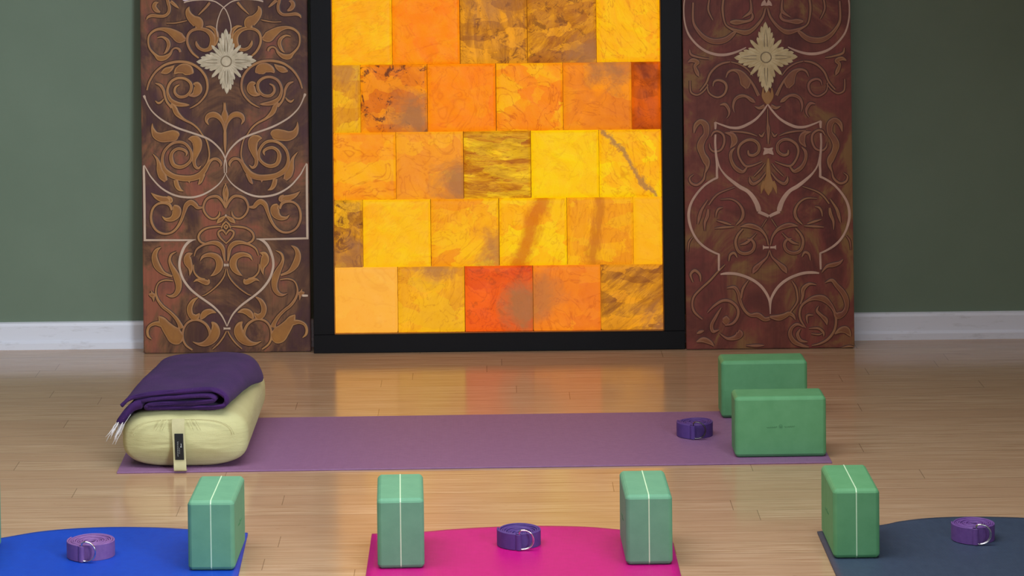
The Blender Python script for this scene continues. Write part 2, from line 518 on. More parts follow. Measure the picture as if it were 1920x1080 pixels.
GL = [
 ('A', [(235, 30, 10), (200, 40, 36), (185, 80, 42), (212, 122, 40), (255, 145, 16)], T),
 ('A', [(92, 235, 8), (112, 203, 22), (160, 185, 30), (240, 192, 28), (310, 188, 28), (355, 150, 28), (365, 90, 28), (350, 30, 30), (335, -50, 26)], T),
 ('A', [(380, 15, 30), (430, 58, 28), (478, 98, 10)], T),
 ('A', [(602, 80, 6), (585, 125, 40), (600, 180, 62), (645, 232, 84), (700, 268, 110), (716, 310, 84), (700, 345, 50)], T),
 ('A', [(848, 30, 24), (800, 90, 20), (745, 145, 14), (712, 178, 6)], T),
 ('A', [(330, 275, 8), (430, 275, 10), (520, 258, 12), (575, 245, 6)], T),
 ('A', [(715, 692, 14), (640, 630, 20), (592, 550, 22), (578, 480, 22), (592, 410, 24), (640, 362, 26), (720, 343, 28), (800, 358, 38), (858, 402, 50), (884, 460, 56), (876, 530, 54), (840, 582, 40), (780, 597, 30), (722, 572, 28), (692, 530, 26), (684, 490, 8)], T),
 ('A', [(800, 318, 8), (860, 322, 26), (915, 370, 36), (932, 440, 38), (915, 515, 30), (880, 560, 10)], T),
 ('A', [(495, 622, 22), (482, 588, 22), (440, 572, 18), (402, 592, 16), (372, 645, 28), (310, 688, 46), (245, 692, 50), (200, 655, 26), (140, 590, 18), (115, 520, 16), (122, 430, 18), (180, 368, 22), (260, 345, 28), (350, 362, 52), (425, 405, 84), (495, 455, 100), (560, 472, 30)], T),
 ('A', [(222, 450, 8), (280, 440, 18), (340, 478, 32), (358, 540, 36), (330, 610, 24), (300, 640, 8)], T),
 ('A', [(98, 1075, 14), (130, 970, 18), (200, 860, 20), (300, 780, 22), (400, 745, 24), (500, 735, 24), (600, 750, 24), (700, 800, 22), (770, 870, 22), (810, 950, 22), (820, 1050, 20), (793, 1136, 18), (730, 1216, 16), (660, 1266, 13), (608, 1290, 6)], T),
 ('A', [(425, 880, 14), (465, 840, 66), (530, 818, 96), (590, 838, 104), (632, 868, 50), (640, 880, 12)], T),
 ('A', [(265, 868, 12), (320, 848, 60), (380, 818, 46), (425, 778, 6)], T),
 ('A', [(650, 1000, 12), (695, 1010, 60), (705, 1070, 84), (665, 1125, 56), (600, 1140, 10)], T),
 ('A', [(485, 1010, 10), (440, 1040, 20), (430, 1100, 24), (480, 1152, 28), (560, 1145, 26), (618, 1085, 26), (622, 1000, 26), (560, 942, 24), (470, 930, 24), (390, 970, 24), (350, 1040, 24), (345, 1110, 26), (380, 1190, 36), (460, 1238, 44), (560, 1250, 28), (605, 1250, 6)], T),
 ('A', [(200, 992, 10), (260, 1018, 26), (298, 1080, 24), (312, 1150, 20), (340, 1220, 20), (395, 1285, 24)], T),
 ('C', [(390, 215, 20), (425, 270, 46), (460, 340, 46), (540, 408, 24), (640, 460, 18), (710, 520, 16), (760, 590, 12), (805, 650, 12), (832, 740, 14), (842, 840, 14), (820, 930, 20)], T),
 ('C', [(198, 185, 6), (235, 212, 20), (272, 195, 18), (300, 160, 8)], T),
 ('C', [(832, 470, 8), (808, 420, 30), (830, 368, 48), (890, 348, 56), (950, 372, 48), (1000, 440, 32), (1026, 530, 24), (1034, 620, 20), (1034, 720, 18), (1033, 800, 6)], T),
 ('C', [(1033, 205, 6), (1026, 290, 28), (1014, 370, 46), (1033, 450, 30)], T),
 ('C', [(163, 455, 4), (166, 515, 28), (200, 588, 66), (270, 620, 92), (350, 610, 106), (420, 598, 106), (462, 590, 72), (486, 592, 16)], T),
 ('C', [(590, 640, 10), (640, 640, 66), (690, 668, 96), (700, 740, 84), (680, 820, 58), (660, 890, 38), (672, 960, 30), (710, 988, 24), (748, 955, 6)], T),
 ('C', [(562, 845, 6), (572, 800, 24), (530, 765, 26), (460, 757, 26), (402, 800, 30), (388, 870, 40), (420, 950, 38), (500, 975, 34), (580, 940, 28), (630, 870, 26), (620, 780, 26), (560, 700, 26), (480, 675, 26), (390, 700, 24), (310, 780, 26), (282, 870, 26), (290, 960, 36), (330, 1030, 50), (420, 1085, 50), (530, 1108, 56), (640, 1105, 56), (730, 1070, 58), (790, 1000, 46), (832, 930, 32), (880, 882, 24), (940, 882, 28), (982, 930, 24), (976, 972, 6)], T),
 ('C', [(168, 815, 6), (220, 878, 24), (240, 940, 40), (252, 1010, 60), (285, 1080, 76), (325, 1140, 40)], T),
 ('E', [(440, 110, 44), (458, 180, 46), (490, 225, 32), (535, 245, 5)], T),
 ('E', [(600, 90, 60), (602, 120, 30), (604, 148, 5)], T),
 ('E', [(760, 40, 60), (750, 90, 40), (735, 130, 34), (712, 166, 12)], T),
 ('E', [(282, 545, 6), (325, 580, 30), (395, 575, 50), (445, 525, 80), (452, 460, 84), (415, 420, 30)], T),
 ('E', [(395, 470, 20), (370, 410, 26), (310, 385, 24), (230, 396, 20), (172, 450, 20), (148, 540, 22), (160, 630, 22), (210, 710, 20), (290, 750, 20), (370, 745, 20), (440, 700, 22), (500, 610, 26), (540, 500, 32), (568, 415, 46), (620, 378, 50), (668, 402, 44), (705, 440, 34), (768, 438, 12)], T),
 ('E', [(148, 265, 4), (210, 312, 40), (280, 340, 56), (340, 345, 50), (372, 372, 20)], T),
 ('E', [(345, 305, 8), (378, 330, 30), (385, 362, 34), (368, 385, 14)], T),
 ('E', [(966, 485, 8), (960, 530, 18), (920, 570, 18), (860, 570, 18), (800, 520, 18), (770, 440, 20), (800, 352, 22), (860, 312, 24), (940, 310, 26), (1000, 370, 24), (1036, 445, 16)], T),
 ('E', [(1044, 150, 8), (1020, 200, 12), (1006, 270, 13), (1020, 350, 12), (1044, 415, 8)], T),
 ('E', [(1044, 195, 6), (1044, 240, 36), (1044, 300, 46), (1044, 370, 6)], F_),
 ('E', [(932, 625, 14), (968, 592, 44), (1010, 560, 28), (1044, 535, 14)], T),
 ('E', [(1046, 600, 10), (1005, 640, 16), (985, 690, 10)], T),
 ('E', [(1046, 640, 10), (1020, 670, 14), (1046, 700, 10)], T),
 ('E', [(1046, 870, 10), (968, 795, 18), (950, 735, 18), (1000, 710, 18), (1046, 765, 10)], T),
 ('E', [(1000, 664, 8), (900, 670, 18), (800, 690, 18), (732, 740, 20), (712, 800, 20), (740, 850, 20), (800, 872, 16)], T),
 ('E', [(660, 1020, 8), (690, 940, 16), (770, 885, 20), (870, 858, 34), (950, 872, 46), (1000, 925, 40), (1014, 1000, 28), (1026, 1075, 16)], T),
 ('E', [(733, 1075, 6), (770, 1022, 28), (850, 1002, 44), (930, 1030, 60), (965, 1100, 70), (950, 1170, 60), (905, 1225, 36), (858, 1255, 6)], T),
 ('E', [(640, 985, 10), (590, 1010, 56), (585, 1080, 80), (618, 1165, 46), (608, 1250, 6)], T),
 ('G', [(655, 40, 10), (662, 130, 14), (720, 195, 16), (790, 210, 10)], T),
 ('G', [(655, 245, 6), (700, 222, 26), (770, 240, 46), (820, 250, 50), (838, 215, 12)], T),
 ('E', [(268, 910, 6), (215, 948, 34), (190, 1010, 50), (198, 1075, 62), (232, 1150, 62), (300, 1220, 34), (400, 1260, 20)], T),
 ('E', [(452, 965, 6), (392, 1000, 20), (370, 1060, 24), (385, 1125, 36), (425, 1200, 54), (462, 1280, 68), (478, 1360, 60), (468, 1430, 50), (430, 1480, 38), (380, 1495, 24), (328, 1478, 5)], T),
 ('G', [(408, 232, 12), (320, 224, 15), (250, 248, 13), (215, 300, 13), (205, 380, 18), (230, 460, 24), (290, 540, 28), (370, 602, 28), (440, 672, 32), (490, 750, 42), (505, 800, 60)], T),
 ('G', [(122, 390, 14), (160, 402, 46), (205, 402, 20)], T),
 ('G', [(150, 350, 6), (170, 410, 30), (182, 480, 6)], T),
 ('G', [(240, 655, 12), (275, 698, 70), (320, 762, 96), (380, 832, 130), (440, 885, 168), (490, 890, 140), (528, 885, 60)], T),
 ('G', [(155, 928, 6), (115, 890, 22), (105, 830, 24), (130, 772, 26), (190, 742, 34), (250, 745, 48), (300, 770, 40)], T),
 ('G', [(640, 1055, 14), (565, 1000, 18), (528, 920, 20), (532, 820, 20), (572, 742, 20), (640, 702, 20), (720, 702, 22), (800, 750, 24), (845, 830, 26), (845, 905, 24), (800, 965, 20), (740, 985, 10)], T),
 ('G', [(645, 958, 5), (720, 985, 28), (800, 975, 60), (875, 920, 90), (915, 840, 92), (905, 765, 60), (868, 722, 10)], T),
 ('G', [(1038, 90, 8), (1020, 170, 12), (970, 250, 13), (890, 330, 12), (800, 395, 10), (755, 412, 6)], T),
 ('G', [(705, 430, 10), (645, 478, 38), (608, 560, 52), (625, 640, 52), (680, 668, 62), (728, 620, 12)], T),
 ('G', [(922, 612, 6), (860, 595, 46), (800, 612, 60), (765, 650, 54), (740, 690, 20)], T),
 ('G', [(1045, 830, 10), (1010, 900, 13), (950, 980, 14), (880, 1045, 10)], T),
]
# ---- pattern of the right board
WR = [
 ('A', [(48, -20, 18), (36, 100, 18), (46, 250, 20), (90, 400, 24), (180, 520, 26), (290, 605, 30), (400, 645, 33), (500, 655, 34), (600, 640, 30), (700, 605, 24), (780, 565, 14)], T),
 ('C', [(1037, 225, 16), (985, 305, 24), (900, 400, 28), (800, 465, 34), (700, 505, 34), (600, 505, 28), (500, 475, 22), (408, 438, 16)], T),
 ('C', [(412, 440, 30), (415, 480, 30), (414, 525, 20)], T),
 ('C', [(416, 585, 22), (412, 680, 26), (420, 800, 26), (435, 930, 34), (432, 1020, 28), (434, 1105, 32)], T),
 ('E', [(440, 85, 26), (380, 112, 26), (280, 180, 26), (190, 280, 28), (125, 390, 30), (98, 500, 34), (104, 610, 32), (142, 730, 28), (210, 840, 28), (300, 920, 28), (400, 975, 24), (462, 998, 20)], T),
 ('E', [(456, 995, 26), (456, 1100, 26), (455, 1190, 22)], T),
 ('C', [(437, 860, 12), (460, 960, 18), (500, 1030, 22), (570, 1106, 32), (700, 1206, 44), (790, 1256, 44), (850, 1316, 50), (900, 1396, 56), (926, 1466, 60), (934, 1500, 50)], T),
 ('E', [(925, 488, 40), (970, 508, 38), (1010, 525, 38), (1050, 545, 34)], T),
 ('G', [(475, 155, 18), (550, 145, 32), (660, 150, 34), (780, 185, 34), (880, 235, 34), (960, 300, 34), (1020, 380, 32), (1056, 460, 28), (1066, 540, 20), (1066, 625, 8)], T),
 ('E', [(980, 915, 60), (1000, 915, 30), (1052, 915, 24)], T),
 ('C', [(985, 828, 10), (1010, 800, 50), (1040, 775, 84)], T),
 ('C', [(990, 745, 10), (1015, 765, 40), (1042, 780, 60)], T),
 ('A', [(960, 70, 10), (985, 45, 50), (1018, 30, 84)], T),
]
GR = [
 ('A', [(830, -20, 12), (842, 90, 20), (828, 150, 30), (738, 212, 6)], T),
 ('A', [(850, 150, 10), (858, 200, 24), (830, 240, 24), (760, 258, 26), (660, 265, 48), (590, 262, 20)], T),
 ('A', [(1010, 100, 14), (982, 200, 20), (920, 290, 26), (850, 358, 34), (780, 388, 46), (700, 376, 36), (600, 340, 20), (530, 280, 14), (500, 120, 20), (512, -20, 18)], T),
 ('A', [(150, 30, 16), (150, 250, 20), (210, 370, 30), (290, 450, 40), (380, 490, 50), (480, 490, 54), (560, 460, 48), (630, 400, 36), (668, 365, 8)], T),
 ('A', [(342, -10, 14), (330, 120, 16), (385, 240, 8)], T),
 ('A', [(230, 1085, 12), (305, 990, 16), (350, 880, 18), (420, 800, 18), (500, 755, 18), (590, 738, 12)], T),
 ('A', [(600, 738, 10), (700, 765, 13), (790, 820, 13), (862, 905, 8)], T),
 ('A', [(540, 925, 6), (568, 862, 18), (630, 836, 22), (700, 860, 46), (748, 920, 80), (776, 990, 100), (790, 1055, 30)], T),
 ('A', [(720, 860, 8), (800, 920, 16), (870, 1020, 22), (930, 1140, 30)], T),
 ('A', [(88, 742, 10), (140, 718, 38), (205, 742, 36), (170, 790, 28), (200, 870, 36), (222, 915, 5)], T),
 ('A', [(108, 590, 8), (130, 655, 20), (250, 690, 15), (340, 702, 8)], T),
 ('A', [(385, 1030, 6), (400, 975, 16), (450, 955, 20), (520, 980, 22), (548, 1040, 22), (520, 1120, 18), (450, 1160, 16), (380, 1140, 14), (330, 1090, 12), (318, 1000, 8)], T),
 ('A', [(112, 960, 10), (118, 1080, 14), (150, 1120, 14), (210, 1130, 13), (280, 1080, 13), (330, 1010, 8)], T),
 ('C', [(640, 325, 5), (626, 250, 20), (650, 170, 26), (710, 130, 30), (780, 132, 24), (850, 180, 36), (888, 205, 8)], T),
 ('C', [(885, 252, 6), (940, 272, 28), (1000, 245, 34)], T),
 ('C', [(470, 235, 8), (530, 228, 28), (575, 290, 26), (576, 350, 14), (548, 392, 5)], T),
 ('C', [(158, 570, 10), (180, 480, 40), (240, 432, 44), (300, 480, 60), (305, 580, 52), (262, 650, 60), (236, 730, 66), (262, 820, 56), (305, 900, 66), (318, 970, 34), (285, 1060, 8)], T),
 ('C', [(362, 610, 10), (395, 560, 18), (450, 550, 18), (510, 595, 20), (520, 680, 20), (480, 768, 18), (400, 790, 18), (352, 750, 14), (340, 690, 6)], T),
 ('C', [(530, 565, 8), (615, 590, 48), (640, 670, 60), (595, 745, 10)], T),
 ('C', [(645, 745, 10), (602, 800, 28), (600, 880, 28), (640, 968, 34), (700, 1018, 38), (750, 1028, 26), (795, 968, 12)], T),
 ('C', [(805, 775, 12), (815, 825, 22), (870, 835, 26), (928, 790, 26), (930, 710, 26), (870, 655, 26), (790, 655, 24), (710, 710, 24), (685, 790, 20), (710, 880, 18), (775, 962, 20), (860, 955, 15), (970, 910, 8)], T),
 ('C', [(1038, 280, 8), (1038, 440, 13), (1044, 510, 32), (1046, 600, 24), (1044, 700, 8)], F_),
 ('C', [(932, 580, 6), (968, 608, 20), (1000, 555, 5)], T),
 ('C', [(590, 550, 8), (720, 556, 15), (830, 575, 13), (910, 605, 6)], T),
 ('C', [(1005, 930, 8), (955, 1000, 13), (870, 1088, 8)], T),
 ('E', [(820, 75, 6), (830, 130, 28), (870, 160, 28), (950, 112, 18), (1015, 25, 12)], T),
 ('E', [(292, 25, 10), (272, 110, 20), (200, 170, 22), (130, 150, 20), (108, 90, 14), (155, 45, 5)], T),
 ('E', [(335, 410, 12), (400, 320, 15), (480, 260, 13), (645, 198, 6)], T),
 ('E', [(475, 345, 5), (600, 340, 13), (690, 390, 17), (742, 480, 24), (732, 570, 26), (660, 650, 8)], T),
 ('E', [(420, 560, 6), (428, 500, 16), (455, 455, 18), (505, 440, 6)], T),
 ('E', [(430, 595, 6), (520, 620, 20), (600, 645, 10)], T),
 ('E', [(405, 688, 6), (520, 676, 20), (640, 668, 6)], T),
 ('E', [(205, 640, 8), (222, 560, 28), (250, 470, 24), (325, 350, 8)], T),
 ('E', [(290, 720, 6), (290, 620, 22), (320, 540, 30), (330, 460, 20)], T),
 ('E', [(705, 885, 6), (780, 862, 24), (850, 805, 14), (905, 745, 6)], T),
 ('E', [(715, 668, 8), (800, 655, 38), (880, 670, 42), (960, 710, 28), (1020, 790, 17), (1047, 890, 10)], T),
 ('E', [(742, 695, 14), (680, 770, 20), (655, 860, 24), (690, 960, 26), (770, 990, 28), (850, 960, 28), (880, 890, 26), (850, 830, 22), (790, 815, 8)], T),
 ('E', [(575, 1080, 10), (590, 1005, 20), (640, 982, 22), (675, 1035, 10)], T),
 ('E', [(1025, 580, 8), (965, 675, 6)], T),
 ('E', [(1056, 950, 8), (1030, 1030, 14), (960, 1100, 28), (890, 1172, 48), (860, 1225, 10)], T),
 ('E', [(142, 795, 8), (100, 860, 13), (88, 970, 6)], T),
 ('G', [(530, 40, 8), (440, 130, 16), (350, 230, 18), (240, 330, 18), (160, 420, 18), (140, 520, 18), (170, 610, 20), (260, 690, 12)], F_),
 ('G', [(320, 610, 8), (400, 530, 20), (500, 470, 24), (600, 480, 24), (680, 560, 24), (680, 660, 24), (620, 740, 22), (530, 762, 10)], F_),
 ('G', [(485, 550, 8), (420, 660, 26), (370, 760, 30), (388, 835, 30), (460, 815, 8)], F_),
 ('G', [(500, 700, 40), (545, 705, 90), (585, 705, 30)], F_),
 ('G', [(550, 320, 8), (640, 310, 28), (690, 380, 30), (712, 480, 28), (760, 580, 24), (830, 640, 28), (920, 640, 46), (1000, 690, 38), (1062, 680, 34)], F_),
 ('G', [(810, 225, 8), (742, 330, 22), (725, 440, 10)], F_),
 ('G', [(470, 860, 8), (560, 920, 24), (660, 905, 50), (705, 860, 66), (700, 815, 12)], F_),
 ('G', [(195, 860, 12), (235, 842, 28), (278, 828, 8)], F_),
 ('G', [(190, 960, 10), (270, 935, 50), (350, 965, 40), (400, 1010, 8)], F_),
 ('G', [(780, 1004, 5), (900, 1005, 26), (995, 1000, 8)], F_),
 ('G', [(240, 240, 8), (230, 160, 20), (170, 110, 24), (120, 160, 20), (150, 250, 8)], F_),
 ('H', [(285, 235, 8), (330, 310, 17), (350, 400, 17), (345, 490, 17), (262, 610, 12)], F_),
 ('H', [(575, 280, 6), (490, 270, 24), (420, 330, 38), (412, 420, 24), (385, 510, 12)], F_),
 ('H', [(445, 790, 12), (390, 700, 18), (375, 620, 18), (400, 530, 20), (470, 470, 24), (560, 435, 44), (660, 445, 60), (740, 515, 38), (790, 600, 26), (810, 700, 22), (790, 820, 22), (720, 920, 22), (620, 980, 17), (520, 1002, 8)], F_),
 ('H', [(605, 530, 6), (582, 590, 24), (640, 650, 30), (688, 700, 40), (702, 758, 6)], F_),
 ('H', [(470, 740, 8), (465, 650, 20), (540, 640, 8)], F_),
 ('H', [(485, 800, 8), (600, 798, 20), (660, 850, 20), (662, 895, 5)], F_),
 ('H', [(515, 862, 8), (600, 872, 13), (645, 858, 6)], F_),
 ('H', [(425, 782, 10), (350, 750, 24), (285, 790, 30), (262, 870, 36), (310, 955, 42), (400, 1000, 30), (485, 1022, 12)], F_),
 ('H', [(470, 960, 10), (385, 940, 28), (352, 870, 30), (385, 805, 10)], F_),
 ('H', [(795, 865, 10), (860, 822, 50), (925, 815, 66), (968, 865, 40), (982, 895, 8)], F_),
 ('H', [(680, 255, 6), (760, 225, 30), (820, 290, 40), (890, 370, 50), (928, 450, 50), (936, 540, 40), (900, 615, 46), (830, 645, 66), (785, 605, 16)], F_),
 ('H', [(865, 1032, 6), (960, 1012, 18), (1025, 1020, 6)], F_),
 ('H', [(20, 660, 20), (120, 672, 56), (190, 652, 48), (250, 622, 38), (300, 648, 28), (326, 695, 8)], F_),
 ('H', [(638, 135, 6), (700, 62, 28), (780, 42, 42), (850, 18, 28), (895, -25, 6)], F_),
]
AR = [
 ('C', [(1036, 60, 30), (1036, 130, 100), (1036, 190, 90), (1037, 235, 10)], F_),
 ('C', [(985, 30, 10), (985, 120, 40), (1010, 180, 40), (1034, 220, 12)], T),
 ('C', [(1044, 870, 14), (1044, 980, 44), (1046, 1080, 60), (1046, 1160, 110), (1046, 1240, 90), (1046, 1310, 8)], F_),
 ('E', [(1000, 130, 40), (975, 195, 44), (958, 275, 6)], T),
]


def rosette(parent, cx, cz, rh, rv, mat, y=-.0034):
    quad = [(0, 1.0), (3.5, .93), (6, .84), (8.5, .89), (12, .82), (13.5, .71), (16.5, .76), (20, .69), (21.5, .58), (25, .63), (30, .58), (32, .50), (35, .42), (38, .50), (41, .64), (45, .70)]
    pts = []
    for qd in range(4):
        seq = quad if True else quad
        for a, r_ in seq:
            pts.append((qd * 90 + a, r_))
        for a, r_ in quad[-2:0:-1]:
            pts.append((qd * 90 + 90 - a, r_ * .97))
    bm = bmesh.new()
    rim = []; mid = []
    for a, r_ in pts:
        x = math.cos(R(a)) * r_ * rh; z = math.sin(R(a)) * r_ * rv
        rim.append(bm.verts.new((cx + x, y + .0008, cz + z)))
        mid.append(bm.verts.new((cx + x * .8, y - .0006 - .0006 * math.sin(a * .5), cz + z * .8)))
    ctr = bm.verts.new((cx, y - .002, cz))
    n = len(pts)
    for i in range(n):
        j = (i + 1) % n
        bm.faces.new((rim[i], rim[j], mid[j], mid[i]))
        bm.faces.new((mid[i], mid[j], ctr))
    o = obj('rosette', bm, mat, parent)
    bm = bmesh.new()
    tube(bm, [(cx + .0155 * math.cos(k * PI / 12), y - .0022, cz + .0155 * math.sin(k * PI / 12)) for k in range(24)], .0016, 6, True)
    # veins of the petals
    for a in range(0, 360, 90):
        for off in (-9, 9):
            P = [(cx + math.cos(R(a + off * (1 - t))) * rh * (.3 + .5 * t), y - .0016 + .0008 * t, cz + math.sin(R(a + off * (1 - t))) * rv * (.3 + .5 * t)) for t in (0, .33, .66, 1)]
            tube(bm, P, [.0012, .001, .0008, .0003], 5)
    obj('boss_ring', bm, M_ros_d, o)
    return o


def painted_board(name, X0, Y0, label, mb, sheet, W, G, mg, mo, ml, mf, extra=None):
    t = leaning(name, X0, Y0, label, 'decorative panel')
    bm = bmesh.new()
    box(bm, -.25, .25, 0, .022, .0015, 1.64)
    bmesh.ops.bevel(bm, geom=list(bm.edges), offset=.002, segments=2, affect='EDGES')
    obj('board', bm, mb, t)
    Lg = with_upper(to_local(sheet, G, 1.22))
    obj('scroll_outline', strokes_mesh(Lg, .0026, .0006, .00003, 4), mo, t)
    Lf = []
    for P in Lg:
        run = []
        for u, v_, w_ in catmull(P, 3):
            if w_ > .0075:
                run.append((u, v_, w_ - .0058))
            else:
                if len(run) > 2:
                    Lf.append(run)
                run = []
        if len(run) > 2:
            Lf.append(run)
    Lf = [[(u, v_, w_ * min(1, .15 + q / 3, .15 + (len(P) - 1 - q) / 3)) for q, (u, v_, w_) in enumerate(P)] for P in Lf]
    sb = strokes_mesh(Lg, .0001, .0013, .00003)
    sw = obj('scrollwork', strokes_mesh(Lf, 0, .0021, .00003, 2, bm=sb, mi=1), mg, t)
    sw.data.materials.append(mf)
    Lw = with_upper(to_local(sheet, W))
    for P in Lw:
        obj('border_line', strokes_mesh([P], 0, .0026, .0002), ml, t)
    if extra:
        extra(t)
    return t


def left_extra(t):
    cx, cz = SL.uv('A', (1045, 730))
    rosette(t, cx, cz, .090, .098, M_ros_l)
    L = to_local(SL, [('A', [(526, -60, 10), (545, -20, 60), (600, -16, 30), (660, -24, 8)], T)])
    for P in L:
        obj('corner_fill', strokes_mesh([P], 0, .0025, .0001), M_lav, t)


def right_extra(t):
    cx, cz = SR.uv('A', (1016, 682))
    rosette(t, cx, cz, .095, .106, M_ros_r)
    AL = to_local(SR, AR)
    for grp_ in (AL[:3], AL[3:]):
        obj('amber_bloom', strokes_mesh(grp_, 0, .0024, .0001), M_amber_r, t)


painted_board('painted_panel', -.784, 8.55,
              'tall brown painted board with gold scrolls, left of the glowing wall',
              M_board_l, SL, WL, GL, M_gold_l, M_out_l, M_line_l, M_fill_l, left_extra)
painted_board('painted_panel', .836, 8.515,
              'tall russet painted board with faded scrolls, right of the glowing wall',
              M_board_r, SR, WR, GR, M_gold_r, M_out_r, M_line_r, M_fill_r, right_extra)

# ------------------------------------------------------------------ salt panel
salt = leaning('salt_panel', .0295, 8.535, 'backlit amber salt tile panel in a black frame between painted boards', 'light panel')
H_ = 1.735
bm = bmesh.new()
for (x0, x1, z0, z1) in ((-.5535, .5535, .0005, .055), (-.5535, .5535, H_ - .055, H_), (-.5535, -.4915, .055, H_ - .055), (.4915, .5535, .055, H_ - .055)):
    vs = box(bm, x0, x1, -.012, .05, z0, z1)
bmesh.ops.bevel(bm, geom=[e for e in bm.edges], offset=.0015, segments=1, affect='EDGES')
obj('frame', bm, M_black, salt)
bm = bmesh.new(); box(bm, -.4915, .4915, .045, .05, .055, H_ - .055)
mk = Mat('backlit_gap', .9)
mk.base(C4((40, 24, 12)))
mk.b.inputs['Emission Color'].default_value = C4((120, 66, 16)); mk.b.inputs['Emission Strength'].default_value = 1
obj('light_board', bm, mk.m, salt)
# thin inner lip of the frame with the tiles' glow painted in as amber
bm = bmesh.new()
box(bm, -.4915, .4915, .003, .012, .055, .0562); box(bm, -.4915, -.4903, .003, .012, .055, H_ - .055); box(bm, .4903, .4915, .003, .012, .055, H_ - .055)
obj('inner_lip', bm, mottled('painted_glow_lip', (190, 120, 60), (200, 130, 66), 30, .5), salt)


def salt_mat(i, A, B, ang=0, stretch=1.0, scale=9, contrast=.5, mauve=.0, mpos=(0, 0), vein=.35, facet=.25, clump=0.0, band=None):
    """A light colour, B deep colour, ang = direction of the layering in the stone"""
    rnd = random.Random(i * 7 + 3)
    ang = -ang
    off = (rnd.uniform(-9, 9), rnd.uniform(-9, 9), rnd.uniform(-9, 9))
    m = Mat('salt_%02d' % i, .5, .2)
    # layered tone; mapping rotates about the tile's normal (Y)
    pr = m.coord(rot=(0, R(ang), 0))
    sc = m.node('ShaderNodeMapping')
    sc.inputs['Scale'].default_value = (1, 1, stretch)
    sc.inputs['Location'].default_value = off
    m.l.new(pr, sc.inputs[0])
    n1 = m.noise(sc.outputs[0], scale, 5, .6, .9)
    lo = .5 - .28 * contrast * .9; hi = .5 + .2
    col = m.ramp(n1, [(max(0, .5 - .22), C4(B)), (.5 + .02 + .12 * (1 - contrast), C4(tuple((A[q] * 2 + B[q]) / 3 for q in range(3)))), (.62, C4(A))])
    # mix back towards the plain light colour when contrast is low
    col = m.mix(contrast, C4(A), col)
    # crystal facets
    vo = m.node('ShaderNodeTexVoronoi', feature='F1')
    vo.inputs['Scale'].default_value = 12
    vo.inputs['Randomness'].default_value = 1
    vm = m.node('ShaderNodeMapping'); vm.inputs['Location'].default_value = off; vm.inputs['Rotation'].default_value = (0, R(ang + 20), 0)
    vm.inputs['Scale'].default_value = (1, 1, 1 + stretch * .4)
    m.l.new(m.tc.outputs['Object'], vm.inputs[0])
    nd = m.node('ShaderNodeTexNoise'); nd.inputs['Scale'].default_value = 20; nd.inputs['Detail'].default_value = 3
    m.l.new(vm.outputs[0], nd.inputs['Vector'])
    vmix = m.mix(.06, vm.outputs[0], nd.outputs[1])
    m.l.new(vmix, vo.inputs['Vector'])
    sep = m.node('ShaderNodeSeparateColor')
    m.l.new(vo.outputs['Color'], sep.inputs[0])
    col = m.mix(m.math('MULTIPLY', m.math('POWER', sep.outputs[0], 1.6), min(.9, facet * 2.6)), col, C4((B[0], B[1] * .94, B[2])))
    brt = m.ramp(sep.outputs[1], [(.62, g(0)), (.66, g(min(.6, facet * 2)))])
    col = m.mix(brt, col, C4((255, min(214, A[1] * 1.08), A[2])))
    # hairline cracks
    nv = m.noise(sc.outputs[0], scale * 1.1, 3, .6, 1.4)
    ridge = m.math('ABSOLUTE', m.math('SUBTRACT', nv, .5))
    cr = m.ramp(ridge, [(0, g(vein)), (.012, g(vein * .4)), (.03, g(0))])
    col = m.mix(cr, col, C4((B[0] * .78, B[1] * .58, B[2] * .5)))
    fine = m.noise(sc.outputs[0], 60, 5, .7)
    col = m.mix(m.ramp(fine, [(.56, g(0)), (.74, g(.22 + vein * .3))]), col, C4((B[0] * .9, B[1] * .74, B[2] * .6)))
    if clump:
        cn = m.noise(m.coord(loc=off), 22, 6, .75, 1.0)
        col = m.mix(m.ramp(cn, [(.54, g(0)), (.60, g(clump))]), col, C4((92, 44, 24)))
    sx = m.node('ShaderNodeSeparateXYZ'); m.l.new(m.coord(), sx.inputs[0])
    if band:
        # a layer of darker stone crossing the tile: offset, half-width, colour
        bo, bwid, bc = band
        rx = m.node('ShaderNodeSeparateXYZ'); m.l.new(pr, rx.inputs[0])
        dd = m.math('ADD', m.math('SUBTRACT', rx.outputs['Z'], bo), m.math('ADD', m.math('MULTIPLY', m.math('SUBTRACT', n1, .5), .07), m.math('MULTIPLY', m.math('SUBTRACT', fine, .5), .03)))
        bmk = m.ramp(m.math('DIVIDE', m.math('ABSOLUTE', dd), bwid), [(.3, g(.8)), (1, g(0))])
        col = m.mix(bmk, col, C4(bc))
    if mauve:
        dx = m.math('SUBTRACT', sx.outputs['X'], mpos[0]); dz = m.math('SUBTRACT', sx.outputs['Z'], mpos[1])
        rr = m.math('SQRT', m.math('ADD', m.math('MULTIPLY', dx, dx), m.math('MULTIPLY', dz, dz)))
        rr = m.math('ADD', rr, m.math('MULTIPLY', m.math('SUBTRACT', n1, .5), .2))
        rr = m.math('ADD', rr, m.math('MULTIPLY', m.math('SUBTRACT', fine, .5), .05))
        mk_ = m.ramp(rr, [(.02, g(mauve)), (.09, g(0))])
        col = m.mix(mk_, col, C4((166, 108, 62)))
    # thicker, duller crystal at the tile's rim
    ex = m.math('ABSOLUTE', sx.outputs['X']); ez = m.math('ABSOLUTE', sx.outputs['Z'])
    m.l.new(col, m.b.inputs['Emission Color'])
    m.b.inputs['Emission Strength'].default_value = 1.0
    m.base(C4((44, 26, 14)))
    m.bump(m.math('ADD', n1, m.math('MULTIPLY', fine, .3)), .5, .006)
    return m.m


